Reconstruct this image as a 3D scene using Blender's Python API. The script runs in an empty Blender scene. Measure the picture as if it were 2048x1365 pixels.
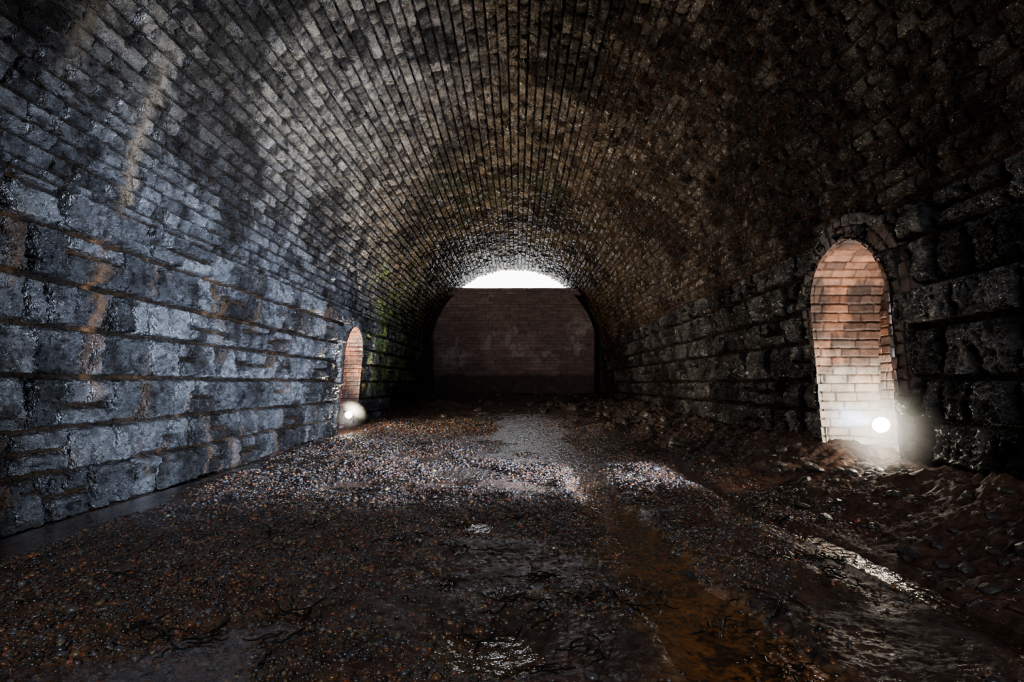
import bpy, math, numpy as np
E=1.28
rng=np.random.default_rng(7)
def sst(a,b,x):
    t=np.clip((x-a)/(b-a),0,1); return t*t*(3-2*t)
def h2(i,j,k=0):
    i=np.asarray(i).astype(np.int64); j=np.asarray(j).astype(np.int64)
    n=(i*374761393+j*668265263+k*974634777+1013904223)&0xffffffff
    n=((n^(n>>13))*1274126177)&0xffffffff
    n=((n^(n>>16))*2246822519)&0xffffffff
    n=n^(n>>15)
    return (n&0xffffff)/float(0x1000000)
def vn(x,y,k=0):
    xi=np.floor(x); yi=np.floor(y); fx=x-xi; fy=y-yi
    fx=fx*fx*(3-2*fx); fy=fy*fy*(3-2*fy)
    a=h2(xi,yi,k);b=h2(xi+1,yi,k);c=h2(xi,yi+1,k);d=h2(xi+1,yi+1,k)
    return (a*(1-fx)+b*fx)*(1-fy)+(c*(1-fx)+d*fx)*fy
def fbm(x,y,o=4,k=0,g=.5):
    r=0;a=1;t=0
    for q in range(o):
        r=r+a*(vn(x,y,k+q*17)*2-1); t+=a; a*=g; x=x*2.03+5.2; y=y*2.03+1.3
    return r/t
def ridg(x,y,o=4,k=0):
    r=0;a=1;t=0
    for q in range(o):
        r=r+a*(1-2*np.abs(vn(x,y,k+q*13)*2-1)); t+=a; a*=.55; x=x*2.1+3.2; y=y*2.1+7.3
    return r/t
# ---------- mesh builders
def mkmesh(name,V,F,mat,col=None,smooth=True,parent=None,wet=None):
    V=np.asarray(V,dtype=np.float32).copy(); V[:,2]+=E
    F=np.asarray(F,dtype=np.int32)
    used=np.zeros(len(V),bool); used[F.ravel()]=True
    mp=np.cumsum(used)-1; V=V[used]; F=mp[F].astype(np.int32)
    me=bpy.data.meshes.new(name); n=F.shape[1]
    me.vertices.add(len(V)); me.vertices.foreach_set('co',V.ravel())
    me.loops.add(F.size); me.loops.foreach_set('vertex_index',F.ravel())
    me.polygons.add(len(F)); me.polygons.foreach_set('loop_start',np.arange(0,F.size,n,dtype=np.int32))
    me.update(calc_edges=True)
    me.polygons.foreach_set('use_smooth',np.full(len(F),smooth))
    if col is not None:
        c=np.ones((len(V),4),np.float32); c[:,:3]=np.asarray(col)[used]
        if wet is not None: c[:,3]=wet[used]
        a=me.color_attributes.new('col','FLOAT_COLOR','POINT'); a.data.foreach_set('color',c.ravel())
    me.validate()
    ob=bpy.data.objects.new(name,me); bpy.context.scene.collection.objects.link(ob)
    me.materials.append(mat)
    if parent: ob.parent=parent
    return ob
def gridF(n,m,flip=False):
    i,j=np.meshgrid(np.arange(n-1),np.arange(m-1),indexing='ij')
    a=(i*m+j).ravel()
    F=np.stack([a,a+1,a+m+1,a+m],1)
    return F[:,::-1] if flip else F
# ---------- block patterns
def bricks(s,z,hc,L,k,jh=.12,jl=.35):
    u=s/hc; i0=np.floor(u); b0=i0+jh*h2(i0,0,k); i=np.where(u<b0,i0-1,i0)
    lo=i+jh*h2(i,0,k); hi=i+1+jh*h2(i+1,0,k)
    Li=L*(.85+.3*h2(i,3,k)); w=z/Li+h2(i,5,k)*7
    j0=np.floor(w); c0=j0+jl*h2(i,j0,k+1); j=np.where(w<c0,j0-1,j0)
    l2=j+jl*h2(i,j,k+1); r2=j+1+jl*h2(i,j+1,k+1)
    a=(u-lo)/(hi-lo); b=(w-l2)/(r2-l2); H=(hi-lo)*hc; W=(r2-l2)*Li
    return a,b,H,W,i,j
def edge(a,b,H,W):
    return np.minimum(np.minimum(a,1-a)*H,np.minimum(b,1-b)*W)
def stonepat(s,z,k):
    a,b,H,W,i,j=bricks(s,z,.45,.60,k,.3,.5)
    r=h2(i,j,k+9)
    m=r<.26; sp=.42+.3*h2(i,j,k+10)
    up=m&(a>sp); dn=m&~up
    a2=np.where(up,(a-sp)/(1-sp),np.where(dn,a/sp,a)); H2=np.where(up,H*(1-sp),np.where(dn,H*sp,H))
    sub=np.where(up,1,0)
    m2=(r>.10)&(r<.42); m2=m2&((sub==1)|(r>.26))
    sq=.35+.3*h2(i,j,k+11)
    rt=m2&(b>sq); lt=m2&~rt
    b2=np.where(rt,(b-sq)/(1-sq),np.where(lt,b/sq,b)); W2=np.where(rt,W*(1-sq),np.where(lt,W*sq,W))
    sub=sub*2+np.where(rt,1,0)
    return a2,b2,H2,W2,i*4+sub,j
def relief(s,z,kind,k):
    if kind=='stone':
        ws=s+.014*fbm(s*5,z*5,3,k+40); wz=z+.018*fbm(s*5,z*5,3,k+41)
        a,b,H,W,i,j=stonepat(ws,wz,k)
        e=edge(a,b,H,W); jw,jd=.026,.11
        e=e-.014+.012*fbm(s*22,z*22,3,k+42)
        f=.030*ridg(s*3.2,z*3.2,5,k+3)+.032*fbm(s*11,z*11,4,k+4)+.046*ridg(s*16,z*14,4,k+5)
        f=f-.035*(1-sst(0,.07,e))
        off=.09*(h2(i,j,k+20)-.5); tl=.14
    elif kind=='vault':
        ws=s+.008*fbm(s*8,z*8,3,k+40); wz=z+.014*fbm(s*8,z*8,3,k+41)
        a,b,H,W,i,j=bricks(ws,wz,.162,.27,k,.14,.4)
        e=edge(a,b,H,W); jw,jd=.018,.055
        e=e-.005+.007*fbm(s*24,z*24,3,k+42)
        f=.012*fbm(s*9,z*9,4,k+4)+.026*ridg(s*21,z*18,3,k+5)
        off=.06*(h2(i,j,k+20)-.5); tl=.24
    else:
        ws=s+.004*fbm(s*8,z*8,2,k+40); wz=z+.006*fbm(s*8,z*8,2,k+41)
        a,b,H,W,i,j=bricks(ws,wz,kind[0],kind[1],k,.05,.1)
        e=edge(a,b,H,W); jw,jd=.013,kind[2]
        e=e+.003*fbm(s*25,z*25,2,k+42)
        f=.006*fbm(s*22,z*22,3,k+4); off=.018*(h2(i,j,k+20)-.5); tl=.04
    body=sst(0,jw,e)
    t=(a-.5)*H*(h2(i,j,k+21)-.5)*2*tl*2+(b-.5)*W*(h2(i,j,k+22)-.5)*2*tl
    d=-jd*(1-body)+body*(off+t+f)
    return d,body,h2(i,j,k+30)
# ---------- profile
HS=1.55; AX=4.0; AZ=3.85; BAT=.09
def Xw(h):
    h=np.asarray(h,float)
    return np.where(h<HS,AX+(HS-h)*BAT,AX*np.sqrt(np.clip(1-((h-HS)/AZ)**2,0,1)))
th=np.linspace(0,math.pi/2,4000)
px=AX*np.sin(th); pz=HS+AZ*np.cos(th)
hl=np.linspace(HS,-1.9,800)[1:]
px=np.concatenate([px,AX+(HS-hl)*BAT]); pz=np.concatenate([pz,hl])
ps=np.concatenate([[0],np.cumsum(np.hypot(np.diff(px),np.diff(pz)))])
SM=ps[-1]
SW=np.interp(-1.8,-pz,ps)
def prof(s):
    a=np.abs(s); x=np.interp(a,ps,px)*np.sign(s); h=np.interp(a,ps,pz)
    e=.01; x1=np.interp(a+e,ps,px);x0=np.interp(np.maximum(a-e,0),ps,px);h1=np.interp(a+e,ps,pz);h0=np.interp(np.maximum(a-e,0),ps,pz)
    tx=x1-x0; tz=h1-h0; l=np.hypot(tx,tz)+1e-9; tx/=l; tz/=l
    nx=tz*np.sign(s); nz=-tx
    return x,h,nx,nz
ZE=25.8
NR=dict(side=1,zc=6.66,r=.745,base=-1.0,spr=.92,xb=4.90,ring=.34)
NL=dict(side=-1,zc=14.5,r=.75,base=-1.4,spr=.69,xb=4.95,ring=.26)
def inside(N,z,h,ex):
    dz=np.abs(z-N['zc']); r=N['r']+ex
    return np.where(h<N['spr'],(dz<r)&(h>N['base']-1),np.hypot(dz,h-N['spr'])<r)
def zrows(dmin,k,z0=-8,z1=ZE+1.3,zn=3.2,coarse=.07):
    r=list(np.arange(z0,zn,coarse)); z=zn
    while z<z1: r.append(z); z+=max(dmin,k*z)
    r.append(z1); return np.array(r)
# ---------- materials
def nodes(name):
    m=bpy.data.materials.new(name); m.use_nodes=True; nt=m.node_tree; nt.nodes.clear()
    return m,nt,nt.nodes,nt.links
def wetmat(name,r0=.25,r1=.6,bs=35,bstr=.6,bd=.012,spec=.5,var=.5,usecol=True,base=(.1,.1,.1),gain=1.,dryr=0.):
    m,nt,N,L=nodes(name)
    o=N.new('ShaderNodeOutputMaterial'); p=N.new('ShaderNodeBsdfPrincipled'); L.new(p.outputs[0],o.inputs[0])
    tc=N.new('ShaderNodeTexCoord')
    n1=N.new('ShaderNodeTexNoise'); n1.inputs['Scale'].default_value=9; n1.inputs['Detail'].default_value=8; n1.inputs['Roughness'].default_value=.65
    L.new(tc.outputs['Object'],n1.inputs['Vector'])
    n2=N.new('ShaderNodeTexNoise'); n2.inputs['Scale'].default_value=bs; n2.inputs['Detail'].default_value=4; n2.inputs['Roughness'].default_value=.6
    L.new(tc.outputs['Object'],n2.inputs['Vector'])
    mr=N.new('ShaderNodeMapRange'); mr.inputs[1].default_value=.3; mr.inputs[2].default_value=.7; mr.inputs[3].default_value=gain*(1-var); mr.inputs[4].default_value=gain*(1+var)
    L.new(n1.outputs[0],mr.inputs[0])
    vm=N.new('ShaderNodeVectorMath'); vm.operation='SCALE'
    p.inputs['Specular IOR Level'].default_value=spec
    n3=N.new('ShaderNodeTexNoise'); n3.inputs['Scale'].default_value=3.3; n3.inputs['Detail'].default_value=5
    L.new(tc.outputs['Object'],n3.inputs['Vector'])
    rr=N.new('ShaderNodeMapRange'); rr.inputs[1].default_value=.35; rr.inputs[2].default_value=.65; rr.inputs[3].default_value=r0; rr.inputs[4].default_value=r1
    L.new(n3.outputs[0],rr.inputs[0]); rout=rr.outputs[0]
    if usecol:
        at=N.new('ShaderNodeAttribute'); at.attribute_name='col'; L.new(at.outputs['Color'],vm.inputs[0])
        mm=N.new('ShaderNodeMath'); mm.operation='MULTIPLY'; mm.inputs[1].default_value=spec; L.new(at.outputs['Alpha'],mm.inputs[0]); L.new(mm.outputs[0],p.inputs['Specular IOR Level'])
        if dryr:
            dm=N.new('ShaderNodeMapRange'); dm.inputs[1].default_value=.6; dm.inputs[2].default_value=.1; dm.inputs[3].default_value=0; dm.inputs[4].default_value=dryr
            L.new(at.outputs['Alpha'],dm.inputs[0]); ad=N.new('ShaderNodeMath'); ad.operation='ADD'; L.new(rout,ad.inputs[0]); L.new(dm.outputs[0],ad.inputs[1]); rout=ad.outputs[0]
    else: vm.inputs[0].default_value=base
    L.new(mr.outputs[0],vm.inputs['Scale']); L.new(vm.outputs[0],p.inputs['Base Color'])
    L.new(rout,p.inputs['Roughness'])
    b=N.new('ShaderNodeBump'); b.inputs['Strength'].default_value=bstr; b.inputs['Distance'].default_value=bd
    L.new(n2.outputs[0],b.inputs['Height']); L.new(b.outputs[0],p.inputs['Normal'])
    return m
M_st=wetmat('wet_stone',.18,.36,20,1.0,.09,1.0,.6,gain=.45)
M_br=wetmat('wet_brick',.35,.6,40,.6,.012,.4,.45)
M_ew=wetmat('end_wall_brick',.6,.9,25,.3,.01,.25,.35)
M_mud=wetmat('wet_mud',.07,.28,34,.9,.014,1.0,.5,dryr=.42)
M_peb=wetmat('pebble_stone',.06,.18,60,.25,.004,1.0,.3)
M_rock=wetmat('rubble_stone',.3,.55,25,.6,.02,.5,.5,False,(.040,.034,.030))
M_weed=wetmat('dark_seaweed',.2,.4,60,.3,.004,.6,.4,False,(.012,.010,.007))
def plain(name,c,r=.5,metal=0,em=None,es=0):
    m,nt,N,L=nodes(name); o=N.new('ShaderNodeOutputMaterial'); p=N.new('ShaderNodeBsdfPrincipled'); L.new(p.outputs[0],o.inputs[0])
    p.inputs['Base Color'].default_value=(*c,1); p.inputs['Roughness'].default_value=r; p.inputs['Metallic'].default_value=metal
    if em: p.inputs['Emission Color'].default_value=(*em,1); p.inputs['Emission Strength'].default_value=es
    return m
M_wat,nt,N,L=nodes('stream_water')
o=N.new('ShaderNodeOutputMaterial'); mx=N.new('ShaderNodeMixShader'); tr=N.new('ShaderNodeBsdfTransparent'); gl=N.new('ShaderNodeBsdfGlossy'); lw=N.new('ShaderNodeLayerWeight')
tr.inputs[0].default_value=(.86,.74,.58,1); gl.inputs[0].default_value=(1,1,1,1); lw.inputs[0].default_value=.5
tc=N.new('ShaderNodeTexCoord'); n=N.new('ShaderNodeTexNoise'); n.inputs['Scale'].default_value=13; n.inputs['Detail'].default_value=3
b=N.new('ShaderNodeBump'); b.inputs['Distance'].default_value=.04
sx=N.new('ShaderNodeSeparateXYZ'); L.new(tc.outputs['Object'],sx.inputs[0])
r1=N.new('ShaderNodeMapRange'); r1.inputs[1].default_value=5; r1.inputs[2].default_value=9; r1.inputs[3].default_value=.05; r1.inputs[4].default_value=.17; L.new(sx.outputs['Y'],r1.inputs[0]); L.new(r1.outputs[0],gl.inputs['Roughness'])
r2=N.new('ShaderNodeMapRange'); r2.inputs[1].default_value=5; r2.inputs[2].default_value=9; r2.inputs[3].default_value=.55; r2.inputs[4].default_value=.95; L.new(sx.outputs['Y'],r2.inputs[0]); L.new(r2.outputs[0],b.inputs['Strength'])
pw=N.new('ShaderNodeMath'); pw.operation='POWER'; pw.inputs[1].default_value=2.7; L.new(lw.outputs['Facing'],pw.inputs[0])
ma=N.new('ShaderNodeMath'); ma.operation='MULTIPLY_ADD'; ma.inputs[1].default_value=.92; ma.inputs[2].default_value=.03; L.new(pw.outputs[0],ma.inputs[0])
L.new(tc.outputs['Object'],n.inputs[0]); L.new(n.outputs[0],b.inputs['Height']); L.new(b.outputs[0],gl.inputs['Normal'])
L.new(ma.outputs[0],mx.inputs[0]); L.new(tr.outputs[0],mx.inputs[1]); L.new(gl.outputs[0],mx.inputs[2]); L.new(mx.outputs[0],o.inputs[0])

def lerp(a,b,t): return a*(1-t[:,None])+np.asarray(b)*t[:,None]
# ---------- tunnel lining
def lining(name,s0,s1,ds,rows,mat):
    s=np.linspace(s0,s1,int((s1-s0)/ds)+2)
    S,Z=np.meshgrid(s,rows,indexing='ij'); S=S.ravel(); Z=Z.ravel()
    x,h,nx,nz=prof(S)
    st=np.full(len(S),name!='ceiling')
    if name!='ceiling': d,bd,r=relief(h,Z+S*0,'stone',3 if s0<0 else 8)
    else: d,bd,r=relief(S,Z,'vault',5)
    sp=sst(.35,.5,fbm(S*1.2,Z*1.0,3,90)); d=d-sp*.02
    seam=sst(0,.035,np.abs(np.abs(S)-SW)); d=d*seam-.045*(1-seam); bd=bd*seam
    V=np.stack([x+nx*d,Z,h+nz*d],1)
    n1=fbm(S*.9,Z*.9,4,50)*.5+.5; n2=fbm(S*4,Z*4,4,51)*.5+.5; n4=fbm(S*13,Z*13,4,53)*.5+.5
    c=np.zeros((len(S),3))
    stone=np.array([.115,.108,.108]); brk=np.array([.235,.172,.108]); drk=np.array([.014,.011,.010])
    c[:]=np.where(st[:,None],stone,brk)
    g=sst(4.0,2.0,h)*sst(-1.8,-3.2,x); c=lerp(c,stone,np.where(st,0,g))
    rs=sst(.4,3.0,x); c*= (1-(.50-.2*st)*rs)[:,None]  # puts the right side's weaker light into the colour
    c*=(.3+1.1*r)[:,None]
    dk=np.clip(sst(.48,.66,n1)*.8+sst(.54,.64,n2)*.6+sst(.52,.62,n4)*.6,0,1)
    c=lerp(c,drk,dk*.9)
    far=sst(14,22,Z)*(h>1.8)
    c=lerp(c,np.array([.42,.30,.15]),far*.65*(1-dk)*(1-.5*rs))  # golden daylight towards the opening, painted into the brick colour
    wet=(.4+1.2*r)*(1-.8*dk)*(1-.35*rs)*(.08+.92*bd)*(1-.6*far)
    wet=wet*np.where(st,1.3,.8)
    jc=np.where((x>1.5)[:,None]&(~st)[:,None],np.array([.11,.055,.033]),np.array([.022,.014,.009]))  # near-black joints carry painted occlusion; right vault has reddish mortar
    c=c*bd[:,None]+jc*(1-bd)[:,None]
    q=fbm(h*3,Z*5,4,60)
    lf=x<0
    band=(np.exp(-((Z-6.02-.05*fbm(h*2,Z*0,2,61))/.085)**2)*sst(1.7,2.0,h)*sst(3.6,3.2,h)+np.exp(-((Z-5.0)/.10)**2)*sst(2.6,3.0,h)*.5)*lf
    c=lerp(c,[.36,.25,.15],np.clip(band*1.2*sst(-.6,.1,q),0,1)*.7)
    rust=np.exp(-((Z-5.72-.06*q)/.10)**2)*sst(1.9,1.3,h)*sst(-.3,.0,h)*lf*sst(-.3,.1,q)
    rust=rust+np.exp(-((Z-4.75-.2*q)/.07)**2)*sst(1.9,1.3,h)*lf*sst(-.1,.2,q)*.6
    drip=sst(.2,.45,fbm(h*.8,Z*7,3,62))*sst(.0,.3,fbm(h*1.5,Z*1.2,3,63))
    rust=rust+.45*drip*lf*sst(2.4,1.6,h)
    rust=rust+.16*(1-bd)*st*sst(-.1,.3,fbm(h*1.5,Z*1.5,3,64))
    c=lerp(c,[.25,.12,.045],np.clip(rust,0,1)*.75)
    ms=lf*sst(-.1,.25,fbm(S*2,Z*1.6,4,66))*(sst(15.2,16.2,Z)*sst(25,23,Z)*sst(-.6,.4,h)*sst(4.3,3,h))
    c=lerp(c,[.24,.31,.07],np.clip(ms,0,1)*.75*(.3+.7*bd))
    ms=sst(.05,.4,fbm(S*2,Z*1.6,4,67))*sst(4.2,5.0,h)*sst(13,15,Z)*sst(19,17,Z)
    c=lerp(c,[.05,.075,.03],np.clip(ms,0,1)*.4)
    F=gridF(len(s),len(rows))
    zc=Z[F].mean(1); hc=h[F].mean(1); xc=x[F].mean(1)
    keep=np.ones(len(F),bool)
    for N_ in (NR,NL):
        keep&=~(inside(N_,zc,hc,.06)&(xc*N_['side']>3))
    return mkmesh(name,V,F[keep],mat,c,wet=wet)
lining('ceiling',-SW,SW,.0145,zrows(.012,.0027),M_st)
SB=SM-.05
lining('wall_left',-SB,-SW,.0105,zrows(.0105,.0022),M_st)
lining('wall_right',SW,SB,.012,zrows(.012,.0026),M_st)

# ---------- end walls
def endwall(name,zp,sgn,top_h):
    xs=np.arange(-4.45,4.46,.02); hs=np.arange(-1.8,top_h+.02,.02); hs[-1]=top_h
    X,H=np.meshgrid(xs,hs,indexing='ij'); X=X.ravel(); H=H.ravel()
    d,bd,r=relief(H,X,(.15,.42,.014),12)
    pan=np.minimum(sst(3.95,3.6,np.abs(X)), np.where(H>HS,sst(.985,.93,np.sqrt((X/AX)**2+((H-HS)/AZ)**2)),1))
    pan=np.maximum(pan,sst(top_h-.34,top_h-.29,H))
    n1=fbm(X*1.1,H*1.1,4,80)*.5+.5; n2=fbm(X*3.5,H*3,5,81)*.5+.5
    c=np.zeros((len(X),3)); c[:]=[.125,.088,.091]; c*=(.7+.6*r)[:,None]
    jj=np.array([.035,.026,.027]); c=c*bd[:,None]+jj*(1-bd)[:,None]
    c=lerp(c,[.26,.235,.25],sst(.54,.64,n2)*sst(.42,.58,n1)*sst(.3,1.2,H)*sst(3.4,2.6,H)*.5)
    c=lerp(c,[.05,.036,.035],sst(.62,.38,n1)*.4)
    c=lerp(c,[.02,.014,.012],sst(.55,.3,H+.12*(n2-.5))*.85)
    c=lerp(c,[.01,.008,.008],1-pan)  # shade of the side recesses painted in as near-black
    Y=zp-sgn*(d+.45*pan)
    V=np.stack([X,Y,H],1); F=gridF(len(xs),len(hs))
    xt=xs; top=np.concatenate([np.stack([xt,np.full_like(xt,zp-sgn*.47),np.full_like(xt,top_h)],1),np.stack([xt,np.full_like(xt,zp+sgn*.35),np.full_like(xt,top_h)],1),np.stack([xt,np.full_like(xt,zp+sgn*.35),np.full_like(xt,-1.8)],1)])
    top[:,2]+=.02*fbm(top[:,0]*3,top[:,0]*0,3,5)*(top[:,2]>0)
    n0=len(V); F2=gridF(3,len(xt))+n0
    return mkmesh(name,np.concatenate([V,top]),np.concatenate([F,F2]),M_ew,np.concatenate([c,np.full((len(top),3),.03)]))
endwall('wall_back',ZE+.45,1,4.34)
endwall('fill_wall_front',-7.5,-1,2.4)  # unseen wall behind camera, added; kept low to let sky fill in

# ---------- niches
def niche(name,N_,rub):
    root=bpy.data.objects.new(name,None); bpy.context.scene.collection.objects.link(root)
    sd=N_['side'];zc=N_['zc'];r=N_['r'];b=N_['base'];sp=N_['spr'];xb=N_['xb']
    lj=sp-b; la=math.pi*r; T=2*lj+la
    def path(t):
        z=np.where(t<lj,zc-r,np.where(t>lj+la,zc+r,zc-r*np.cos((t-lj)/r)))
        h=np.where(t<lj,b+t,np.where(t>lj+la,b+(T-t),sp+r*np.sin((t-lj)/r)))
        a=np.clip((t-lj)/r,0,math.pi); onx=-np.cos(a); onh=np.sin(a)
        return z,h,onx,onh
    def colr(h,bd,rr,q):
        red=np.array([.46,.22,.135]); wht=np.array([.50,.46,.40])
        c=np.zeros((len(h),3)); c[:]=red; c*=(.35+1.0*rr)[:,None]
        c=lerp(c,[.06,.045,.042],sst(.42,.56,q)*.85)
        if rub: c=lerp(c,wht,sst(.7,-.30,h+.5*(q-.5)+.6*(rr-.5))*.75)  # pale lower bricks: limewash plus the lamp's blown-out light, painted in
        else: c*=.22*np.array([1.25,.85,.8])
        return c*bd[:,None]+np.array([.02,.013,.01])*(1-bd)[:,None]
    t=np.linspace(0,T,int(T/.011)); u=np.linspace(0,1,75)
    Tt,U=np.meshgrid(t,u,indexing='ij'); Tt=Tt.ravel();U=U.ravel()
    z,h,oz,oh=path(Tt)
    x0=Xw(h)-.075; x=x0+(xb-x0)*U
    dd,bd,rr=relief(Tt,x,(.115,.30,.026),21)
    V=np.stack([sd*x,z-oz*dd,h-oh*dd],1)
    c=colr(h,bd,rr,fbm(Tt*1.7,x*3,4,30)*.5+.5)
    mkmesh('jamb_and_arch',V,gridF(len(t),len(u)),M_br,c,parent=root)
    zs=np.linspace(zc-r-.03,zc+r+.03,150); hs=np.linspace(b,sp+r+.03,260)
    Zb,Hb=np.meshgrid(zs,hs,indexing='ij'); Zb=Zb.ravel();Hb=Hb.ravel()
    dd,bd,rr=relief(Hb-b,Zb,(.115,.30,.022),22)
    V=np.stack([sd*(xb-.02-dd),Zb,Hb],1); F=gridF(len(zs),len(hs))
    k=inside(N_,Zb[F].mean(1),Hb[F].mean(1),.03)
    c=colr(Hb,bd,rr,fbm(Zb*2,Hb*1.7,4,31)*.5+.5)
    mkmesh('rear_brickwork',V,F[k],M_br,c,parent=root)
    q=np.linspace(0,1,int(N_['ring']/.011)); Tt,Q=np.meshgrid(t,q,indexing='ij'); Tt=Tt.ravel();Q=Q.ravel()
    z,h,oz,oh=path(Tt); wd=N_['ring']*(1-.35*(1-sst(lj-.5,lj,np.minimum(Tt,T-Tt))))
    zz=z+oz*wd*Q; hh=h+oh*wd*Q
    dd,bd,rr=relief(Q*wd,Tt,(.17,.125,.03),23)
    out=.03*(1-sst(.88,1,Q)*2.6)
    X=Xw(hh)-out-dd*sst(0,.06,Q)
    V=np.stack([sd*X,zz,hh],1)
    base=np.array([.045,.021,.015]) if rub else np.array([.12,.115,.115])
    c=np.zeros((len(h),3)); c[:]=base; c*=(.5+rr)[:,None]
    c=lerp(c,[.012,.010,.009],sst(.42,.62,fbm(zz*3,hh*3,4,33)*.5+.5)*.85)
    c=c*bd[:,None]+np.array([.012,.008,.007])*(1-bd)[:,None]
    mkmesh('voussoir_ring',V,gridF(len(t),len(q)),M_br,c,parent=root)
    return root
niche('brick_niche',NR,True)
niche('brick_niche.001',NL,False)

# ---------- floor
CA=np.array([[-8,1.1],[2,1.16],[3.4,1.16],[6,1.12],[8,1.15],[9.5,1.2],[11,.85],[13,.45],[15,.5],[18,.4],[30,.4]])
CB=np.array([[-8,2.7],[2.8,2.66],[4,2.66],[5.4,2.45],[7.6,2.6],[9.6,2.75],[11,2.9],[30,2.9]])
def basez(z): return -1.25+.42*sst(13,22,z)+.35*sst(21,25.5,z)
mounds=[(1.95,6.6,.36,.11),(1.8,5.2,.22,.09),(2.05,4.6,.28,.12),(2.05,8.2,.4,.08),(3.3,5.2,.35,.06),(3.5,7.8,.35,.07),(2.05,3.6,.28,.08),(-2.3,9.0,.7,.08),(-1.2,11.2,.5,.07),(-3.2,11.5,.6,.09),(1.9,11,.5,.08),(-3.4,15,.8,.12),(2.6,15,.6,.14),(2.9,20,.9,.25),(-2.8,21,.9,.18),
 (3.3,4.2,.3,.10),(3.0,6.0,.25,.08),(3.6,3.4,.4,.10),(3.1,8.8,.3,.09),(3.4,10.5,.4,.10),(3.2,12.5,.4,.12),
 (-.55,8.2,.45,-.09),(-1.4,9.6,.4,-.08),(.2,11.2,.55,-.09),(-.8,13,.6,-.08),(.0,2.72,.25,-.08),(-.25,10,.35,-.09),(.4,9.3,.35,-.09),(-1.0,6.3,.3,-.07),(.5,14.5,.9,-.09),(-2.0,7.2,.35,-.07),(-.2,5.0,.2,-.07),(.35,7.0,.25,-.07),(-1.2,4.2,.22,-.06)]
WL=-1.288
def chan(x,z):
    xa=np.interp(z,CA[:,0],CA[:,1]); wa=np.interp(z,[0,3,6,8,11,14,18],[.34,.30,.24,.30,.55,.8,.8])
    wob=.09*fbm(z*1.3,z*0,2,103)+.05*fbm(x*3,z*3,2,115); rag=.07*fbm(x*4,z*4,3,116)
    return np.exp(-np.abs((x-xa-wob)/(wa+rag))**3.2)
def floorh(x,z,fine=True):
    n=.028*fbm(x*.9,z*.9,3,100)+.024*fbm(x*3,z*3,3,101)
    h=basez(z)
    da=np.interp(z,[0,7,9,13,17,20],[.10,.09,.09,.09,.08,.0])
    ga=chan(x,z); rag=.09*fbm(x*4,z*4,3,117)
    xb_=np.interp(z,CB[:,0],CB[:,1]); gb=np.exp(-np.abs((x-xb_-.16*fbm(z*1.3,z*0,2,104))/(.13+rag*.6))**2.6)*sst(12,10,z)
    pool=sst(-3.35,-3.9,x+.4*fbm(z*.9,z*0,2,105))*sst(10.5,8,z)
    bl=sst(3.3,2.4,z+.5*fbm(x,z,2,106))*sst(-.6,-1.4,x)
    bank=sst(2.8,4.3,x+.3*fbm(x,z*1.3,3,107))
    h=h+n*(1-.5*np.maximum(ga,gb))+.46*bank*sst(24,16,z)*(1+.25*fbm(x*3,z*2.4,4,108))
    h=h+.06*bank*ridg(x*2.5,z*2,4,118)+.035*sst(2.6,3.1,x)*ridg(x*6,z*5,4,119)
    for mx_,mz,mr,mh in mounds:
        rx=x-mx_+.12*fbm(x*3,z*3,3,131); rz=z-mz+.12*fbm(x*3,z*3,3,132)
        h=h+mh*np.exp(-((rx/mr)**2+(rz/(mr*1.25))**2)**1.2)*(1+.35*fbm(x*5,z*5,3,109))
    h=h-da*ga-.085*gb-.08*pool-.07*bl
    h=h+.05*fbm(x*2.4,z*2.4,4,110)*sst(13,18,z)
    if fine:
        gr=sst(-.35,.15,fbm(x*.7,z*.7,3,112)+.25*sst(0,-2.5,x))
        h=h+.010*fbm(x*11,z*11,4,111)+(.005+.011*gr)*ridg(x*26,z*24,2,113)+(.002+.007*gr)*ridg(x*50,z*44,2,114)
        h=h+.014*sst(2.3,2.9,x)*fbm(x*16,z*16,4,120)
    return h
def waterh(x,z): return np.full_like(z,WL)+(basez(z)+1.25)+.01*sst(8,12,z)
xs=np.arange(-4.5,4.51,.0115); fr_=zrows(.0075,.0032,-8,ZE+.5,1.9,.08)
X,Z=np.meshgrid(xs,fr_,indexing='ij'); X=X.ravel();Z=Z.ravel()
H=floorh(X,Z)
c=np.zeros((len(X),3)); c[:]=[.098,.054,.040]
n1=fbm(X*.8,Z*.8,4,120)*.5+.5; n2=fbm(X*5,Z*5,4,121)*.5+.5; n3=fbm(X*30,Z*30,2,122)*.5+.5
c=lerp(c,[.034,.027,.024],sst(.42,.60,n1)*.7)
c=lerp(c,[.14,.058,.034],sst(.55,.7,n2)*.4)
c*=(.4+1.2*n3)[:,None]
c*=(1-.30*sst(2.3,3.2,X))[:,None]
bed=chan(X,Z)*sst(9,5.0,Z)
c=lerp(c,[.62,.29,.09],bed*sst(.36,.58,n3*.5+n2*.5)*.9)
bl=sst(3.6,2.6,Z)*sst(-.4,-1.4,X); c=lerp(c,[.20,.11,.05],bl*.6*n3)
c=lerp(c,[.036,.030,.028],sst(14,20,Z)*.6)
wt=(.35+.65*sst(.35,.65,n2))*(1-.8*sst(1.7,2.5,X))
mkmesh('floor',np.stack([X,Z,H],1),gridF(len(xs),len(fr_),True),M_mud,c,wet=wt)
xs=np.linspace(-4.1,3.2,240); zs=np.linspace(-7.0,19.5,700)
X,Z=np.meshgrid(xs,zs,indexing='ij');X=X.ravel();Z=Z.ravel()
dif=waterh(X,Z)-floorh(X,Z,False); F=gridF(240,700,True)
mkmesh('stream_water',np.stack([X,Z,waterh(X,Z)],1),F[dif[F].max(1)>-.03],M_wat)

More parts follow.
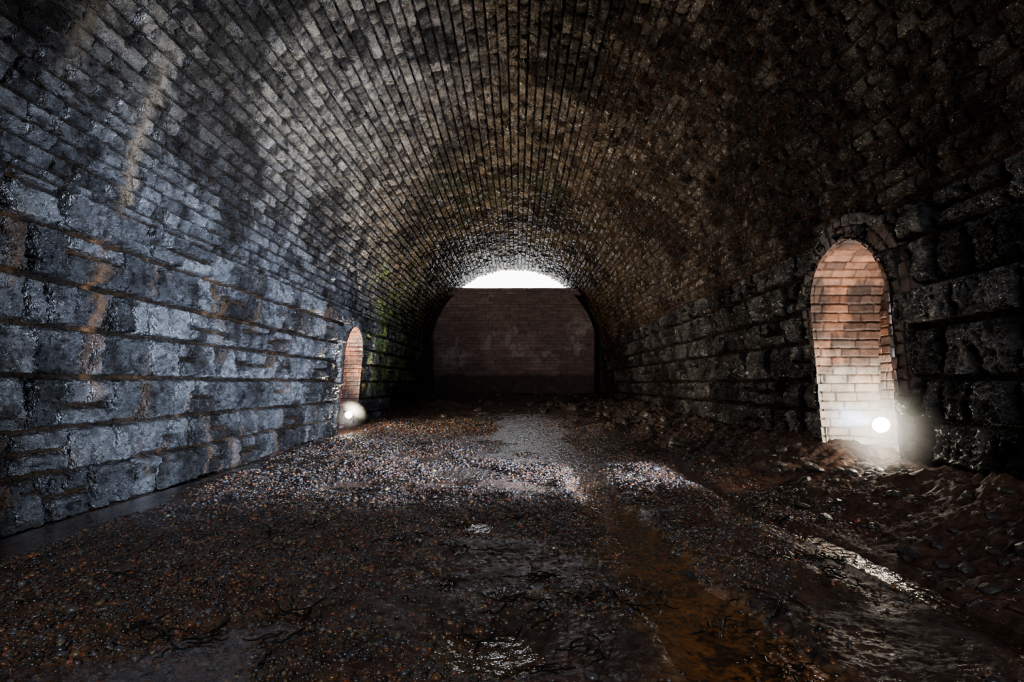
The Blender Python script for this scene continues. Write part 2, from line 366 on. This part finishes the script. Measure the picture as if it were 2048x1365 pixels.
# ---------- scattered stones
g=(1+5**.5)/2
IV=np.array([(-1,g,0),(1,g,0),(-1,-g,0),(1,-g,0),(0,-1,g),(0,1,g),(0,-1,-g),(0,1,-g),(g,0,-1),(g,0,1),(-g,0,-1),(-g,0,1)],float); IV/=np.linalg.norm(IV[0])
IF=np.array([(0,11,5),(0,5,1),(0,1,7),(0,7,10),(0,10,11),(1,5,9),(5,11,4),(11,10,2),(10,7,6),(7,1,8),(3,9,4),(3,4,2),(3,2,6),(3,6,8),(3,8,9),(4,9,5),(2,4,11),(6,2,10),(8,6,7),(9,8,1)])
def subd(V,F):
    V=list(map(tuple,V)); c={}; o=[]
    def mid(a,b):
        k=(min(a,b),max(a,b))
        if k not in c:
            m=np.array(V[a])+np.array(V[b]); m/=np.linalg.norm(m); V.append(tuple(m)); c[k]=len(V)-1
        return c[k]
    for a,b,d in F:
        x,y,z=mid(a,b),mid(b,d),mid(d,a); o+=[(a,x,z),(b,y,x),(d,z,y),(x,y,z)]
    return np.array(V),np.array(o)
IV2,IF2=subd(IV,IF)
def scatter(x,z,size,cols=None,V0=IV,F0=IF,sink=.3,jag=.25):
    n=len(x); m=len(V0)
    sc=size[:,None]*rng.uniform(.6,1.25,(n,3)); sc[:,2]*=.62
    jit=1+jag*rng.uniform(-1,1,(n,m))
    P=V0[None]*jit[:,:,None]*sc[:,None,:]
    a=rng.uniform(0,6.28,n); ca,sa=np.cos(a)[:,None],np.sin(a)[:,None]
    tl=rng.uniform(-.5,.5,n); ct,st_=np.cos(tl)[:,None],np.sin(tl)[:,None]
    Y=P[...,1]*ct-P[...,2]*st_; Zz=P[...,1]*st_+P[...,2]*ct
    Xx=P[...,0]*ca-Y*sa; Y2=P[...,0]*sa+Y*ca
    hz=floorh(x,z)+size*.62*(1-2*sink)*.5
    V=np.stack([Xx+x[:,None],Y2+z[:,None],Zz+hz[:,None]],2).reshape(-1,3)
    F=(F0[None]+np.arange(n)[:,None,None]*m).reshape(-1,3)
    c=None if cols is None else np.repeat(cols,m,0)
    return V,F,c
n=125000
z=np.exp(rng.uniform(math.log(2.1),math.log(17),n)); x=rng.uniform(-4.0,3.1,n)
dens=fbm(x*.7,z*.7,3,112)+.25*sst(0,-2.5,x); k=(dens+rng.uniform(-.4,.4,n)>-.08)
x=x[k];z=z[k]; n=len(x)
pal=np.array([[.05,.05,.055],[.12,.115,.12],[.035,.025,.02],[.20,.09,.035],[.28,.08,.04],[.11,.06,.04],[.26,.18,.10]])
cols=pal[rng.choice(7,n,p=[.24,.18,.22,.11,.04,.14,.07])]*rng.uniform(.6,1.3,(n,1))
A=scatter(x,z,np.clip(rng.lognormal(math.log(.0088),.42,n),.004,.026)*(1+.05*z),cols)
n=220; z=np.exp(rng.uniform(math.log(2.3),math.log(14),n)); x=rng.uniform(-4,3.1,n)
cols=pal[rng.choice(3,n)]*.8
B=scatter(x,z,rng.lognormal(math.log(.018),.4,n),cols,IV2,IF2,.4)
mkmesh('gravel',np.concatenate([A[0],B[0]]),np.concatenate([A[1],B[1]+len(A[0])]),M_peb,np.concatenate([A[2],B[2]]))
n=450; z=np.concatenate([rng.uniform(17,25.0,170),rng.uniform(10,18,60),rng.uniform(3.3,11,220)]); x=np.concatenate([rng.uniform(-3.7,3.7,170),rng.uniform(2.9,3.8,60),rng.uniform(2.8,3.95,220)])
x[:80]=rng.uniform(.8,3.7,80)
s_=rng.lognormal(math.log(.08),.45,n); s_[230:]=rng.lognormal(math.log(.035),.45,220)
R=scatter(x,z,np.clip(s_,.015,.2),None,IV2,IF2,.36,.14)
mkmesh('rubble_pile',R[0],R[1],M_rock,None,False)
def ribbons(cl,nst,ln,w,seg=7):
    Vs=[];Fs=[];o=0
    for cx,cz in cl:
        for q in range(nst):
            a=rng.uniform(0,6.28); x0=cx+rng.normal(0,.05); z0=cz+rng.normal(0,.05); l=ln*rng.uniform(.5,1.3)
            pts=[]
            for i in range(seg):
                pts.append((x0,z0)); a+=rng.normal(0,.45); x0+=math.cos(a)*l/seg; z0+=math.sin(a)*l/seg
            pts=np.array(pts); hh=floorh(pts[:,0],pts[:,1])
            hh=np.maximum(hh,waterh(pts[:,0],pts[:,1]))+.006+rng.uniform(0,.022,seg)
            d=np.gradient(pts,axis=0); d/=np.linalg.norm(d,axis=1)[:,None]+1e-9
            ww=w*np.sin(np.linspace(.3,2.9,seg))*rng.uniform(.6,1.3)
            for sg in (-1,0,1):
                Vs.append(np.stack([pts[:,0]-sg*d[:,1]*ww,pts[:,1]+sg*d[:,0]*ww,hh+(.006 if sg==0 else 0)],1))
            Fs.append(gridF(3,seg)+o); o+=3*seg
    return np.concatenate(Vs),np.concatenate(Fs)
cl=[(1.9,4.0),(2.1,4.05),(2.35,3.95),(2.55,4.2),(.6,3.3),(.75,3.25),(.2,3.6),(-.3,3.6),(.95,3.5),(2.1,3.4),(1.2,2.9),(-.4,4.2),(.25,5.2)]+[(rng.uniform(-3,3.3),math.exp(rng.uniform(.9,2.3))) for i in range(45)]
A=ribbons(cl,6,.22,.009)
B=ribbons([(rng.uniform(-2.5,3),math.exp(rng.uniform(.9,2.2))) for i in range(26)],1,.25,.004)
mkmesh('seaweed_debris',np.concatenate([A[0],B[0]]),np.concatenate([A[1],B[1]+len(A[0])]),M_weed)

# ---------- floodlights
M_bl=plain('black_painted_metal',(.02,.02,.02),.4,.6)
M_em=plain('floodlight_led',(1,1,1),.3,0,(1.,.94,.82),60)
import bmesh
from mathutils import Matrix,Vector
def box(name,sz,loc,mat,par,bev=.006,rot=(0,0,0)):
    bm=bmesh.new(); bmesh.ops.create_cube(bm,size=1); bmesh.ops.scale(bm,vec=sz,verts=bm.verts)
    bmesh.ops.bevel(bm,geom=bm.edges[:],offset=bev,segments=2,affect='EDGES')
    me=bpy.data.meshes.new(name); bm.to_mesh(me); bm.free(); me.materials.append(mat)
    ob=bpy.data.objects.new(name,me); bpy.context.scene.collection.objects.link(ob); ob.location=loc; ob.rotation_euler=rot; ob.parent=par; return ob
def disc(name,r,th,loc,mat,par,bulge=0):
    bm=bmesh.new(); bmesh.ops.create_uvsphere(bm,u_segments=32,v_segments=16,radius=r); bmesh.ops.scale(bm,vec=(1,th/r,1),verts=bm.verts)
    for f in bm.faces: f.smooth=True
    me=bpy.data.meshes.new(name); bm.to_mesh(me); bm.free(); me.materials.append(mat)
    ob=bpy.data.objects.new(name,me); bpy.context.scene.collection.objects.link(ob); ob.location=loc; ob.parent=par; return ob
def ringm(name,r,rm,loc,mat,par):
    bpy.ops.mesh.primitive_torus_add(major_radius=r,minor_radius=rm,major_segments=40,minor_segments=10,rotation=(math.pi/2,0,0))
    ob=bpy.context.object; ob.name=name; ob.data.materials.append(mat); ob.location=loc; ob.parent=par
    for p in ob.data.polygons: p.use_smooth=True
    return ob
def flood(name,loc,yaw,tilt,sc=1):
    r=bpy.data.objects.new(name,None); bpy.context.scene.collection.objects.link(r)
    r.location=(loc[0],loc[1],loc[2]+E); r.rotation_euler=(0,0,yaw); r.scale=(sc,)*3
    hd=bpy.data.objects.new('lamp_head',None); bpy.context.scene.collection.objects.link(hd); hd.parent=r; hd.rotation_euler=(-tilt,0,0)
    box('driver_box',(.10,.06,.09),(0,.06,0),M_bl,hd,.01)
    disc('housing',.105,.05,(0,.03,0),M_bl,hd)
    for i in range(7): box('cooling_fin_%d'%(i+1),(.005,.035,.10),(-.045+i*.015,.10,0),M_bl,hd,.001)
    ringm('bezel',.10,.010,(0,-.005,0),M_bl,hd)
    disc('led_lens',.092,.030,(0,-.010,0),M_em,hd)
    for i,s in enumerate((-1,1)): box('bracket_arm_%d'%(i+1),(.006,.025,.17),(s*.118,.02,-.07),M_bl,r,.001)
    box('bracket_base',(.24,.05,.008),(0,.02,-.155),M_bl,r,.002)
    for i,s in enumerate((-1,1)): box('stand_foot_%d'%(i+1),(.02,.22,.012),(s*.09,.02,-.165),M_bl,r,.003)
    return r
flood('work_floodlight',(4.20,6.32,-.46),math.radians(-45),math.radians(12),.95)
flood('work_floodlight.001',(-4.06,14.2,-.78),math.radians(30),math.radians(12),.95)
def light(name,kind,loc,pw,col,rad=.06,tgt=None,ang=120,blend=.8):
    l=bpy.data.lights.new(name,kind); l.energy=pw; l.color=col; l.shadow_soft_size=rad
    if kind=='SPOT': l.spot_size=math.radians(ang); l.spot_blend=blend
    ob=bpy.data.objects.new(name,l); bpy.context.scene.collection.objects.link(ob)
    loc=Vector((loc[0],loc[1],loc[2]+E)); ob.location=loc
    if tgt is not None:
        t=Vector((tgt[0],tgt[1],tgt[2]+E)); ob.rotation_euler=(t-loc).to_track_quat('-Z','Y').to_euler()
    return ob
light('floodlight_beam','SPOT',(4.10,6.25,-.42),21000,(.57,.72,1.0),.04,(-4.2,9.6,1.6),79,1)
light('floodlight_glow','POINT',(4.06,6.12,-.44),26,(1,.88,.68),.04)
light('floodlight_spill','POINT',(4.70,6.50,-.32),125,(1,.88,.72),.06)
light('floodlight_beam.001','SPOT',(-4.0,14.08,-.74),3400,(1,.82,.60),.04,(.0,14.8,4.8),168,1)
light('floodlight_glow.001','POINT',(-3.98,14.0,-.76),18,(1,.88,.68),.04)

# ---------- mist in front of the lamps (real scattering volume)
def mist(name,loc,rad,dens):
    bm=bmesh.new(); bmesh.ops.create_icosphere(bm,subdivisions=3,radius=1); me=bpy.data.meshes.new(name); bm.to_mesh(me); bm.free()
    ob=bpy.data.objects.new(name,me); bpy.context.scene.collection.objects.link(ob); ob.location=(loc[0],loc[1],loc[2]+E); ob.scale=rad
    m,nt,N,L=nodes(name); o=N.new('ShaderNodeOutputMaterial'); v=N.new('ShaderNodeVolumeScatter'); L.new(v.outputs[0],o.inputs['Volume'])
    v.inputs['Anisotropy'].default_value=.5; v.inputs['Color'].default_value=(.97,.97,.97,1)
    tc=N.new('ShaderNodeTexCoord'); ln=N.new('ShaderNodeVectorMath'); ln.operation='LENGTH'; L.new(tc.outputs['Object'],ln.inputs[0])
    mr=N.new('ShaderNodeMapRange'); mr.inputs[1].default_value=1; mr.inputs[2].default_value=0; mr.inputs[3].default_value=0; mr.inputs[4].default_value=1
    L.new(ln.outputs['Value'],mr.inputs[0])
    pw=N.new('ShaderNodeMath'); pw.operation='POWER'; pw.inputs[1].default_value=1.8; L.new(mr.outputs[0],pw.inputs[0])
    ml=N.new('ShaderNodeMath'); ml.operation='MULTIPLY'; ml.inputs[1].default_value=dens; L.new(pw.outputs[0],ml.inputs[0])
    L.new(ml.outputs[0],v.inputs['Density'])
    me.materials.append(m)
mist('mist',(3.84,5.70,-.46),(.58,.58,.56),3.3)
mist('mist.001',(-3.86,13.6,-.78),(.42,.45,.40),.7)

# ---------- sky outside
w=bpy.data.worlds.new('World'); bpy.context.scene.world=w; w.use_nodes=True
w.node_tree.nodes['Background'].inputs[0].default_value=(.92,.95,1,1); w.node_tree.nodes['Background'].inputs[1].default_value=12
for nm,y,rx,sy,yc in (('sky_portal',ZE+1.25,-90,1.4,4.85),('sky_portal.001',-7.9,90,3.2,3.95)):  # second portal serves the added fill opening behind the camera
    l=bpy.data.lights.new(nm,'AREA'); l.shape='RECTANGLE'; l.size=7; l.size_y=sy; l.cycles.is_portal=True
    ob=bpy.data.objects.new(nm,l); bpy.context.scene.collection.objects.link(ob); ob.location=(0,y,yc+E)
    ob.rotation_euler=(math.radians(rx),0,0)
# ---------- camera
cd=bpy.data.cameras.new('camera'); cd.lens=20; cd.sensor_width=36; cd.shift_x=-.0054; cd.shift_y=.0417; cd.clip_start=.05
cam=bpy.data.objects.new('camera',cd); bpy.context.scene.collection.objects.link(cam)
cam.location=(.16,0,E); cam.rotation_euler=(math.pi/2,0,0); bpy.context.scene.camera=cam
